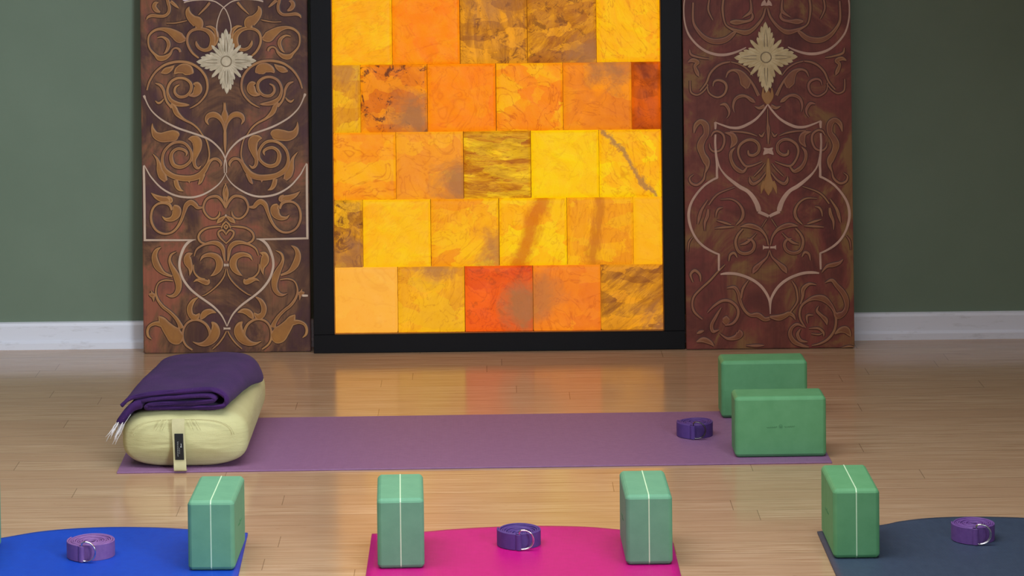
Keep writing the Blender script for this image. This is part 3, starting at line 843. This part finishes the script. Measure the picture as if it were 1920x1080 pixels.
def salt_tile(x0, x1, z0, z1, mat, seed, rough=.002):
    bm = bmesh.new()
    nx = max(8, int((x1 - x0) / .008)); nz = 24
    cx = (x0 + x1) / 2; cz = (z0 + z1) / 2
    gp = .0011
    w2 = (x1 - x0) / 2 - gp; h2 = (z1 - z0) / 2 - gp
    G = []
    for i in range(nx + 1):
        row = []
        for k in range(nz + 1):
            a = i / nx * 2 - 1; b = k / nz * 2 - 1
            e = max(abs(a), abs(b))
            p = Vector((a * w2, 0, b * h2))
            n = noise.noise(Vector((p.x * 28 + seed * 3.1, seed, p.z * 28)))
            y = .004 - (rough * 1.2 * n + rough * .8) * (1 - e ** 6)
            edge = .0007 * noise.noise(Vector((p.x * 60 + seed, 5, p.z * 60)))
            if e > .999:
                p.x -= abs(edge) * (1 if a > 0 else -1) * (abs(a) > .999)
                p.z -= abs(edge) * (1 if b > 0 else -1) * (abs(b) > .999)
                y += .003
            row.append(bm.verts.new((p.x, y, p.z)))
        G.append(row)
    for i in range(nx):
        for k in range(nz):
            bm.faces.new((G[i][k], G[i + 1][k], G[i + 1][k + 1], G[i][k + 1]))
    loop = [G[i][0] for i in range(nx + 1)] + [G[nx][k] for k in range(1, nz + 1)] + [G[i][nz] for i in range(nx - 1, -1, -1)] + [G[0][k] for k in range(nz - 1, 0, -1)]
    back = [bm.verts.new((v_.co.x, .044, v_.co.z)) for v_ in loop]
    for i in range(len(loop)):
        j = (i + 1) % len(loop)
        bm.faces.new((loop[i], loop[j], back[j], back[i]))
    bm.faces.new(back)
    o = obj('salt_tile', bm, mat, salt, True)
    o.location = (cx, 0, cz)
    return o


Y = dict
rows = [
 # bottom row, z .0565 ...
 (.0565, .2515, [-.4903, -.3025, -.1020, .1020, .3045, .4903], [
   Y(A=(252, 178, 66), B=(246, 158, 30), contrast=.4, vein=.12, facet=.06, scale=5),
   Y(A=(255, 176, 22), B=(206, 128, 26), contrast=.7, ang=-60, stretch=2, mauve=.7, mpos=(0, .1)),
   Y(A=(240, 96, 18), B=(214, 66, 14), contrast=.8, clump=.3, mauve=.85, mpos=(.07, -.02)),
   Y(A=(248, 140, 26), B=(226, 108, 26), contrast=.7, mauve=.6, mpos=(-.1, 0)),
   Y(A=(226, 148, 26), B=(126, 68, 26), contrast=1, ang=-38, stretch=4, scale=7, mauve=.7, mpos=(.08, -.09))]),
 (.2515, .4525, [-.4903, -.4045, -.2015, .0025, .2060, .4045, .4903], [
   Y(A=(250, 168, 20), B=(140, 84, 24), contrast=1, clump=.8, scale=16, mauve=.6, mpos=(0, -.09)),
   Y(A=(255, 190, 12), B=(250, 158, 16), contrast=.6, ang=-40, stretch=2.2, vein=.18, facet=.1),
   Y(A=(255, 184, 12), B=(238, 140, 16), contrast=.7, ang=-50, stretch=1.6, mauve=.7, mpos=(.1, -.07)),
   Y(A=(255, 192, 6), B=(252, 160, 10), contrast=.6, ang=-68, stretch=2, band=(.004, .034, (206, 104, 8))),
   Y(A=(254, 172, 16), B=(230, 140, 20), contrast=.8, ang=-84, stretch=3, band=(.012, .026, (198, 112, 20))),
   Y(A=(255, 182, 22), B=(248, 156, 18), contrast=.5, vein=.15, facet=.08)]),
 (.4525, .6535, [-.4903, -.3035, -.1015, .1000, .3040, .4903], [
   Y(A=(255, 170, 16), B=(240, 132, 16), contrast=.8, ang=60, vein=.5),
   Y(A=(250, 160, 26), B=(232, 134, 36), contrast=.6, mauve=.85, mpos=(.09, -.05)),
   Y(A=(255, 194, 26), B=(164, 80, 8), contrast=1, ang=4, stretch=5, scale=10, vein=.5, facet=.15),
   Y(A=(255, 204, 2), B=(255, 172, 6), contrast=.6, ang=-30, vein=.2, facet=.1),
   Y(A=(255, 196, 6), B=(250, 152, 10), contrast=.7, ang=-128, stretch=1.5, vein=.4, band=(.0, .010, (160, 112, 66)))]),
 (.6535, .8555, [-.4903, -.4075, -.2075, -.0020, .1985, .4035, .4903], [
   Y(A=(248, 176, 18), B=(196, 120, 20), contrast=.8, ang=-70, stretch=2, mauve=.5, mpos=(-.01, .09)),
   Y(A=(255, 142, 8), B=(200, 96, 12), contrast=.8, clump=.9, mauve=.9, mpos=(.07, -.06)),
   Y(A=(255, 142, 6), B=(255, 118, 4), contrast=.7, vein=.3, facet=.12),
   Y(A=(255, 170, 12), B=(244, 128, 12), contrast=.9, ang=-125, stretch=1.4, vein=.6, facet=.25),
   Y(A=(250, 142, 14), B=(216, 112, 26), contrast=.8, mauve=.8, mpos=(.03, .10), facet=.2),
   Y(A=(214, 92, 6), B=(128, 46, 8), contrast=1, ang=80, stretch=1.5, facet=.1)]),
 (.8555, 1.0560, [-.4903, -.3110, -.1080, .0935, .3005, .4903], [
   Y(A=(255, 186, 8), B=(252, 152, 10), contrast=.7, ang=-25, stretch=2.5, vein=.25, facet=.1),
   Y(A=(255, 146, 6), B=(255, 112, 2), contrast=.8, ang=70, vein=.25, facet=.1),
   Y(A=(232, 150, 26), B=(150, 88, 28), contrast=1, ang=84, stretch=3, clump=.6, mauve=.5, mpos=(0, .09)),
   Y(A=(230, 152, 24), B=(160, 90, 26), contrast=1, ang=-42, stretch=2.6, clump=.6, mauve=.8, mpos=(.08, -.09)),
   Y(A=(255, 190, 4), B=(252, 154, 12), contrast=.8, ang=-115, stretch=2, vein=.5, facet=.12)]),
]
idx = 0
for z0, z1, xs, specs in rows:
    for j, sp in enumerate(specs):
        salt_tile(xs[j], xs[j + 1], z0, z1, salt_mat(idx, **sp), idx, .005 if sp['contrast'] >= 1 else .0025)
        idx += 1
up_mats = [salt_mat(60, (255, 172, 14), (236, 128, 16)), salt_mat(61, (255, 140, 10), (226, 100, 10)), salt_mat(62, (255, 190, 10), (246, 150, 14))]
rnd = random.Random(4)
for r_ in range(3):
    z0 = 1.056 + r_ * .2012
    z1 = z0 + .2012 if r_ < 2 else H_ - .0565
    xs = [-.4903, -.405, -.203, 0, .203, .405, .4903] if r_ % 2 == 0 else [-.4903, -.3035, -.1015, .1000, .3040, .4903]
    for j in range(len(xs) - 1):
        salt_tile(xs[j], xs[j + 1], z0, z1, rnd.choice(up_mats), 40 + idx)
        idx += 1

# ------------------------------------------------------------------ mats
def yoga_mat(name, x0, x1, y0, edge, rot, mat, label, lift0=.005, th=.004):
    """a mat running towards the camera from its softly bowed far edge (a list of X, Y points on the floor)"""
    E_ = catmull(edge, 8)

    def far(x):
        for p, q in zip(E_, E_[1:]):
            if p[0] <= x <= q[0]:
                t = (x - p[0]) / (q[0] - p[0] + 1e-9)
                return p[1] * (1 - t) + q[1] * t
        return E_[0][1] if x < E_[0][0] else E_[-1][1]
    bm = bmesh.new()
    nx, ny = 40, 60
    top = []; bot = []
    cx = (x0 + x1) / 2; w2 = (x1 - x0) / 2
    for i in range(nx + 1):
        a = i / nx * 2 - 1
        rt = []; rb = []
        lf = lift0 * max(0, 1 - (a / .58) ** 2) ** 1.5
        ye = far(cx + a * w2) - 4.2 * lf
        for k in range(ny + 1):
            t = (k / ny) ** .45
            y = y0 + (ye - y0) * t
            lift = lf * max(0, 1 - (ye - y) / .11) ** 2
            X = a * w2 - (y - 6.5) * math.tan(rot)
            rt.append(bm.verts.new((X, y - y0, th + lift)))
            rb.append(bm.verts.new((X, y - y0, lift)))
        top.append(rt); bot.append(rb)
    for i in range(nx):
        for k in range(ny):
            bm.faces.new((top[i][k], top[i + 1][k], top[i + 1][k + 1], top[i][k + 1]))
            bm.faces.new((bot[i][k], bot[i][k + 1], bot[i + 1][k + 1], bot[i + 1][k]))
    for i in range(nx):
        bm.faces.new((bot[i][0], bot[i + 1][0], top[i + 1][0], top[i][0]))
        bm.faces.new((top[i][ny], top[i + 1][ny], bot[i + 1][ny], bot[i][ny]))
    for k in range(ny):
        bm.faces.new((top[0][k], top[0][k + 1], bot[0][k + 1], bot[0][k]))
        bm.faces.new((bot[nx][k], bot[nx][k + 1], top[nx][k + 1], top[nx][k]))
    o = obj(name, bm, mat, None, True)
    for p in o.data.polygons:
        if abs(p.normal.z) < .5:
            p.use_smooth = False
    o.location = (cx, y0, 0)
    tag(o, label, 'yoga mat')
    return o


def mid_mat():
    bm = bmesh.new()
    box(bm, -.8875, .8875, -.2915, .2915, 0, .004)
    bmesh.ops.bevel(bm, geom=list(bm.edges), offset=.001, segments=1, affect='EDGES')
    o = obj('yoga_mat', bm, M_mauve)
    o.location = (-.0435, 7.379, 0); o.rotation_euler = (0, 0, .013)
    tag(o, 'mauve yoga mat lying sideways in front of the glowing salt panel', 'yoga mat')


mid_mat()
yoga_mat('yoga_mat', -.272, .404, 4.75, [(-.272, 6.474), (-.154, 6.487), (-.089, 6.506), (.01, 6.524), (.115, 6.528), (.214, 6.514), (.285, 6.488), (.404, 6.440)], 0, M_pink,
         'magenta pink yoga mat at the bottom centre')
yoga_mat('yoga_mat', -1.232, -.555, 4.75, [(-1.232, 6.40), (-1.11, 6.476), (-1.032, 6.526), (-.945, 6.553), (-.854, 6.560), (-.761, 6.549), (-.698, 6.533), (-.555, 6.494)], .022, M_blue,
         'royal blue yoga mat at the lower left')
yoga_mat('yoga_mat', .735, 1.425, 4.75, [(.735, 6.450), (.882, 6.498), (.932, 6.530), (1.004, 6.558), (1.098, 6.566), (1.216, 6.550), (1.33, 6.515), (1.425, 6.46)], 0, M_slate,
         'dark slate blue yoga mat at the lower right')

# ------------------------------------------------------------------ foam blocks
BL, BH, BW = .2286, .1524, .1016   # long, high, thick


def block_mark(parent, x, nrm, w_=.052):
    """a small pressed emblem with two scribbled words, on a side face lying in the plane X = x"""
    bm = bmesh.new()
    s = nrm
    def P(u, v_): return (x + s * .0001, u, v_)
    z0 = BH * .5
    for k in range(5):   # little bloom
        a = R(30 + k * 30)
        tube(bm, [P(0, z0 - .002), P(.0055 * math.cos(a), z0 - .002 + .007 * math.sin(a))], .0004, 4)
    tube(bm, [P(.0045 * math.cos(k * PI / 6), z0 + .001 + .0055 * math.sin(k * PI / 6)) for k in range(12)], .0003, 4, True)
    for sd in (-1, 1):
        pts = []
        for k in range(37):
            t = k / 36
            pts.append(P(sd * (.009 + t * .026), z0 + (.0016 * math.sin(t * 34) + .0011 * math.sin(t * 71 + 2)) * (1 - .3 * t) - .001 * sd * t))
        tube(bm, pts, .00045, 4)
    return obj('pressed_mark', bm, M_mark, parent)


def block(name, loc, rot, label, foam, seam, marks, group):
    t = thing(name, loc, rot, label, 'yoga block', group)
    bm = bmesh.new()
    box(bm, -BW / 2, BW / 2, -BL / 2, BL / 2, 0, BH)
    bmesh.ops.bevel(bm, geom=list(bm.edges), offset=.0085, segments=3, profile=.38, affect='EDGES', clamp_overlap=True)
    b = obj('foam_body', bm, foam, t)
    if seam:
        bm = bmesh.new()
        c_ = .0068; e = .0004
        pr = [(-BL / 2 - e, c_), (-BL / 2 + c_, -0.0 + .0002), (BL / 2 - c_, .0002), (BL / 2 + e, c_), (BL / 2 + e, BH - c_), (BL / 2 - c_, BH + e), (-BL / 2 + c_, BH + e), (-BL / 2 - e, BH - c_)]
        # strip follows the foam profile; split front run so it wanders a little
        profile_x(bm, pr, -.0013, .0011)
        obj('glue_seam', bm, M_seam, t)
    for s in marks:
        block_mark(t, s * BW / 2, s)
    return t


grp = 'green foam blocks on the front row of mats'
TH = .0043
b0 = block('yoga_block', (-.606, 6.297, TH), -.018, 'green foam block end-on at the right corner of the blue mat', M_foam, True, (1, -1), grp)
dup(b0, (-.2005, 6.296, TH), .03, 'green foam block end-on at the left corner of the magenta mat, left of its strap', grp)
dup(b0, (.340, 6.303, TH), .012, 'green foam block end-on at the right corner of the magenta mat', grp)
b4 = block('yoga_block', (.795, 6.335, TH), .0, 'green foam block end-on at the left corner of the slate mat', M_foam_d, True, (1, -1), grp)
dup(b0, (-1.1500, 6.30, TH), .018, 'sliver of a green foam block cut off by the left edge of the photo', grp)

grp2 = 'green foam blocks at the right end of the mauve mat'
m0 = block('yoga_block', (.7255, 7.203, TH), PI / 2 + .008, 'broad green foam block in front, with faint pressed mark', M_foam_d, False, (-1,), grp2)
# its marked face looks towards the camera: local -X turned by 90 degrees faces -Y
dup(m0, (.7275, 7.642, TH), -PI / 2 + .012, 'green foam block standing behind the other, nearer the painted board', grp2)

# ------------------------------------------------------------------ straps
def strap(name, loc, rot, label, web, ring_mat, Ro=.046, hh=.036, dish=.0, turns=9, group='rolled violet yoga straps', fold_a=252):
    t = thing(name, loc, rot, label, 'yoga strap', group)
    # rolled webbing: one ribbon wound from the core to the outside
    pitch = (Ro - .007) / turns
    th = pitch * .84
    path = []
    a_end = R(fold_a) + 2 * PI * turns
    a0 = R(fold_a)
    steps = turns * 36
    for i in range(steps + 1):
        q = i / steps
        a = a0 + (a_end - a0) * q
        r_ = .007 + (Ro - .007) * q
        r_ *= 1 + .012 * math.sin(2 * a + 1)
        drop = dish * (1 - q) ** .8 + .0009 * math.sin(a * 1.7)
        path.append((r_ * math.cos(a), r_ * math.sin(a), drop))
    bm = bmesh.new()

    def ribbon(path, th, z0, z1):
        prev = None
        n = len(path)
        for i, (x, y, dz) in enumerate(path):
            p = path[max(0, i - 1)]; q = path[min(n - 1, i + 1)]
            tx, ty = q[0] - p[0], q[1] - p[1]
            d = math.hypot(tx, ty) or 1
            nx, ny = -ty / d * th / 2, tx / d * th / 2
            zt = z1 - dz; rd = th * .25
            cur = [bm.verts.new((x + nx, y + ny, z0)), bm.verts.new((x + nx, y + ny, zt - rd)), bm.verts.new((x + nx * .4, y + ny * .4, zt)),
                   bm.verts.new((x - nx * .4, y - ny * .4, zt)), bm.verts.new((x - nx, y - ny, zt - rd)), bm.verts.new((x - nx, y - ny, z0))]
            if prev:
                for k in range(6):
                    bm.faces.new((prev[k], cur[k], cur[(k + 1) % 6], prev[(k + 1) % 6]))
            else:
                bm.faces.new(cur)
            prev = cur
        bm.faces.new(prev[::-1])
    ribbon(path, th, .0002, hh)
    obj('rolled_webbing', bm, web, t)
    # sewn end: runs over the outer turn from the left to the front and folds round the rings
    bm = bmesh.new()
    P = []
    for i in range(15):
        a = R(165 + (fold_a - 165) * i / 14)
        P.append(((Ro + .0032 + .004 * (i / 14)) * math.cos(a), (Ro + .0032 + .004 * (i / 14)) * math.sin(a), 0))
    ribbon(P, th, .0012, hh + .0006)
    x, y, _ = P[-1]
    tx, ty = -math.sin(R(fold_a)), math.cos(R(fold_a))
    tx, ty = -ty * 0 + .97, -.12
    F = [(x, y, 0), (x + .0035, y - .0052, 0), (x + .0085, y - .0068, 0), (x + .0120, y - .0040, 0), (x + .0120, y - .0002, 0), (x + .0085, y + .0012, 0)]
    ribbon(catmull(F, 5), .0022, .0014, hh - .0004)
    obj('sewn_end', bm, web, t)
    # two D rings, their straight bars in the fold and the bows leaning against the roll
    for k in range(2):
        bm = bmesh.new()
        bx = x + .0082; by = y - .0010 - k * .0030
        D_ = []
        hgt = hh * .5 + .0035
        zc = hgt + .0022 + .0004
        for q in range(7):
            D_.append((bx, by, zc - hgt + .004 + (2 * hgt - .008) * q / 6))
        for q in range(17):
            a = R(90 - 180 * q / 16)
            D_.append((bx + .005 + (.025 + k * .0016) * max(0, math.cos(a)) ** .8, by - .0022 - .0015 * math.cos(a) * (1 + .6 * k), zc + hgt * math.sin(a)))
        tube(bm, D_, .0016, 8, True)
        obj('buckle_ring', bm, ring_mat, t, True)
    return t


strap('yoga_strap', (-.884, 6.318, TH), R(-6), 'lilac rolled strap with metal rings on the blue mat', M_web_l, M_steel, .050, .036, .004, 9)
strap('yoga_strap', (.0635, 6.372, TH), R(6), 'violet rolled strap with shiny rings on the magenta mat', M_web_d, M_steel, .0468, .036, .013, 9)
strap('yoga_strap', (1.077, 6.372, TH), R(4), 'bright purple rolled strap with silver ring on the slate mat', M_web, M_steel, .0462, .037, .002, 9)
strap('yoga_strap', (.532, 7.405, TH), R(-3), 'dark violet rolled strap with dark rings on the mauve mat', M_web_d, M_steel_d, .0445, .036, .001, 8)

# ------------------------------------------------------------------ bolster
bol = thing('bolster', (-.762, 7.10, TH), -.004, 'cream rectangular bolster on the left end of the mauve mat', 'bolster')
BWX, BHZ, BLY = .157, .072, .61     # half width, half height, length


def bolster_mesh():
    bm = bmesh.new()
    ns = 72; nl = 46
    rings = []
    for k in range(nl + 1):
        t = k / nl
        y = t * BLY
        e = min(t, 1 - t) * BLY
        q = max(0, 1 - e / .045)
        s = (1 - q ** 2.2) ** .5 if q > 0 else 1
        s = .62 + .38 * s
        sh = .50 + .50 * ((s - .62) / .38)
        yo = 0
        ring = []
        for i in range(ns):
            a = 2 * PI * i / ns
            ca, sa = math.cos(a), math.sin(a)
            ex = .62
            x = math.copysign(abs(ca) ** ex, ca) * BWX * s
            z = math.copysign(abs(sa) ** .66, sa) * BHZ * sh
            wr = noise.noise(Vector((a * 2.2, t * 5, 3))) * .003
            # flat rest on the floor
            zz = BHZ + z * (1 + wr * 3)
            zz = max(zz, 0.0005)
            x *= 1 + wr * 2
            ring.append(bm.verts.new((x, y, zz)))
        rings.append(ring)
    for k in range(nl):
        for i in range(ns):
            bm.faces.new((rings[k][i], rings[k][(i + 1) % ns], rings[k + 1][(i + 1) % ns], rings[k + 1][i]))
    # bulging ends with creased cloth
    for ring, sgn in ((rings[0], -1), (rings[-1], 1)):
        prev = ring
        c0 = Vector((0, ring[0].co.y, BHZ))
        for st, f_ in enumerate((.88, .7, .5, .28)):
            cur = []
            for v_ in prev if False else ring:
                p = c0 + (v_.co - c0) * f_
                crease = .002 * noise.noise(Vector((p.x * 14, 2, p.z * 90)))
                p.y += sgn * (.012 * (1 - f_ ** 2) + crease)
                cur.append(bm.verts.new(p))
            for i in range(ns):
                bm.faces.new((prev[i], prev[(i + 1) % ns], cur[(i + 1) % ns], cur[i]))
            prev = cur
        c1 = bm.verts.new(c0 + Vector((0, sgn * .0125, 0)))
        for i in range(ns):
            bm.faces.new((prev[i], prev[(i + 1) % ns], c1))
    return bm


bcov = obj('cover', bolster_mesh(), M_cotton, bol, True)
# seam of the end panel
bm = bmesh.new()
pts = []
for k in range(49):
    a = R(8 + 164 * k / 48)
    ca, sa = math.cos(a), math.sin(a)
    pts.append((math.copysign(abs(ca) ** .62, ca) * BWX * .80, .0025 + .012 * abs(ca) ** 6 * 0, BHZ + abs(sa) ** .66 * BHZ * .74))
pts = [(x, -.0035, z) for x, y, z in pts]
tube(bm, pts, .0011, 6)
obj('end_seam', bm, M_cotton, bcov, True)


for q, (x0, dx) in enumerate([(-.040, -.012), (.016, .010), (-.052, -.016), (.030, .014)]):
    bm = bmesh.new()
    tube(bm, [(x0 + dx * t, -.0105 - .006 * t, .126 - .026 * t) for t in (0, .3, .6, 1)], [.0012, .0014, .001, .0003], 6)
    obj('pleat', bm, M_cotton, bcov, True)


def strap_strip(bm, pts, wd, th=.0022):
    """a strip in the X direction of width wd following (x, y, z) points"""
    prev = None
    for i, (x, y, z) in enumerate(pts):
        p = Vector(pts[max(0, i - 1)]); q = Vector(pts[min(len(pts) - 1, i + 1)])
        t = (q - p).normalized()
        n = Vector((1, 0, 0)).cross(t).normalized() * th / 2
        c0 = Vector((x, y, z)); W = Vector((wd / 2, 0, 0))
        cur = [bm.verts.new(c0 - W + n), bm.verts.new(c0 + W + n), bm.verts.new(c0 + W - n), bm.verts.new(c0 - W - n)]
        if prev:
            for k in range(4):
                bm.faces.new((prev[k], cur[k], cur[(k + 1) % 4], prev[(k + 1) % 4]))
        else:
            bm.faces.new(cur)
        prev = cur
    bm.faces.new(prev[::-1])


bm = bmesh.new()
strap_strip(bm, catmull([(-.012, -.0085, .128), (-.012, -.016, .112), (-.011, -.021, .092), (-.009, -.024, .06), (-.008, -.025, .03), (-.007, -.030, .010), (-.007, -.028, .003), (-.007, -.014, .002)], 5), .031)
hd = obj('handle', bm, M_cotton_d, bol)
bm = bmesh.new()
strap_strip(bm, catmull([(-.010, -.0228, .094), (-.009, -.0262, .062), (-.008, -.0276, .030)], 6), .0215, .0012)
lb = obj('label', bm, M_label, hd)
lb['label'] = 'black woven label with tiny white lettering'
bm = bmesh.new()
rnd = random.Random(9)


def lab(u, v_):   # u across the label, v from its foot, on its slightly bowed face
    yy = -.0262 - .0010 - .0016 * (1 - abs(v_ - .5) * 1.2)
    yy = -.0288 + (.0042 * max(0, v_ - .5) * 1.25)
    return (-.009 + u, yy, .032 + .06 * v_)


# a column of small letters reading up the label, a seated figure above a second short column
zpos = .10
for k in range(15):
    h1 = rnd.uniform(.0018, .003)
    v0 = .12 + k * .042
    tube(bm, [lab(-.0042, v0), lab(-.0042 + h1, v0)], .0003, 4)
    if k % 2:
        tube(bm, [lab(-.0042, v0), lab(-.0042, v0 + .02)], .0003, 4)
for k in range(7):
    v0 = .22 + k * .038
    tube(bm, [lab(.0002, v0), lab(.0002 + .0016, v0 + .008)], .00025, 4)
tube(bm, [lab(.004, .50), lab(.0052, .56), lab(.0046, .64)], .0008, 6)
tube(bm, [lab(.0028, .5), lab(.007, .5)], .0008, 6)
obj('lettering', bm, M_print, hd)

# ------------------------------------------------------------------ blanket
bl = thing('blanket', (-.79, 7.105, TH + 2 * BHZ + .0015), 0, 'folded dark purple wool blanket with white fringe on the cream bolster', 'blanket')
KX = .112          # the stack slants to the right towards its far end
BLEN = .50


def bol_top(x):    # height of the bolster's top below its crown at offset x from its axis
    s = min(1, abs(x) / BWX)
    c_ = s ** (1 / .62)
    sa = math.sqrt(max(0, 1 - c_ * c_))
    return BHZ * (sa ** .66) - BHZ


def sweep_ribbon(bm, prof, th, b0, b1, nb=26, kl=.5):
    Q = catmull([(a, z, 0) for a, z in prof], 7)
    n = len(Q)
    secs = []
    for k in range(nb + 1):
        t = k / nb
        b = b0 + (b1 - b0) * t
        ring_t = []; ring_b = []
        for i, (a, z, _) in enumerate(Q):
            p = Q[max(0, i - 1)]; q = Q[min(n - 1, i + 1)]
            ta, tz = q[0] - p[0], q[1] - p[1]
            d = math.hypot(ta, tz) or 1
            na, nz = -tz / d, ta / d
            hw = th / 2
            if i in (0, n - 1):
                hw *= .55
            for sg, ring in ((1, ring_t), (-1, ring_b)):
                aa = a + na * hw * sg; zz = z + nz * hw * sg
                endr = max(0, (t - .9) / .1)
                aa2 = aa * (1 - .05 * endr ** 2)
                X = aa2 + KX * b
                xb = X - .028
                drop = bol_top(max(-.15, min(.152, xb)))
                if xb > .152:
                    drop -= (xb - .152) * 1.5
                wv_ = .0022 * noise.noise(Vector((X * 9, b * 7, 1.5))) + .0012 * noise.noise(Vector((X * 30, b * 24, z * 50)))
                kd = .92 if X > -.02 else (.92 + (kl - .92) * min(1, (-.02 - X) / .08))
                Z = zz * (1 - .10 * endr) + drop * kd + wv_
                Z = max(Z, drop + .0012)
                jag = .004 * noise.noise(Vector((a * 20, z * 90, 7)))
                ring.append(bm.verts.new((X, b + (jag if k == 0 else 0) - .012 * endr ** 2 * abs(a) / .12, Z)))
        secs.append(ring_t + ring_b[::-1])
    m = len(secs[0])
    for k in range(nb):
        for i in range(m):
            bm.faces.new((secs[k][i], secs[k][(i + 1) % m], secs[k + 1][(i + 1) % m], secs[k + 1][i]))
    bm.faces.new(secs[0]); bm.faces.new(secs[-1][::-1])


bm = bmesh.new()
outer = [(-.128, .030), (-.112, .0395), (-.06, .0425), (0, .045), (.06, .0485), (.106, .049), (.132, .036), (.128, .016), (.100, .0055), (.05, .0055), (0, .0060), (-.05, .0065), (-.066, .011), (-.055, .0165), (0, .0170), (.06, .0180), (.101, .024), (.098, .0345), (.055, .0355), (0, .0315), (-.06, .0300), (-.098, .0270)]
sweep_ribbon(bm, outer, .0098, 0, BLEN)
obj('wool_layers', bm, M_wool, bl, True)
bm = bmesh.new()
corner = [(-.07, .0225), (-.095, .015), (-.118, .004), (-.128, -.006)]
prev = None
sweep_ribbon(bm, [(-.076, .0200), (-.092, .0170), (-.110, .0080), (-.125, -.010), (-.130, -.020)], .021, -.004, .13, 10, .3)
obj('turned_corner', bm, M_wool, bl, True)
bm = bmesh.new()
rnd = random.Random(5)
for k in range(16):
    x0 = -.128 + rnd.uniform(-.006, .012); y0 = rnd.uniform(0, .02); z0 = -.022 + rnd.uniform(-.006, .008)
    L_ = rnd.uniform(.035, .062)
    dx = rnd.uniform(-.044, -.012)
    P = [(x0 + .01, y0, z0 + .012)]
    for q in range(1, 6):
        t = q / 5
        P.append((x0 + dx * t + rnd.uniform(-.002, .002), y0 - .01 * t + rnd.uniform(-.002, .002), z0 - L_ * t ** 1.2))
    tube(bm, P, [.0014, .0015, .0014, .0012, .001, .0006], 5)
fr = obj('fringe', bm, M_fringe, bl, True)
fr['label'] = 'loose white fringe strands hanging from the corner'
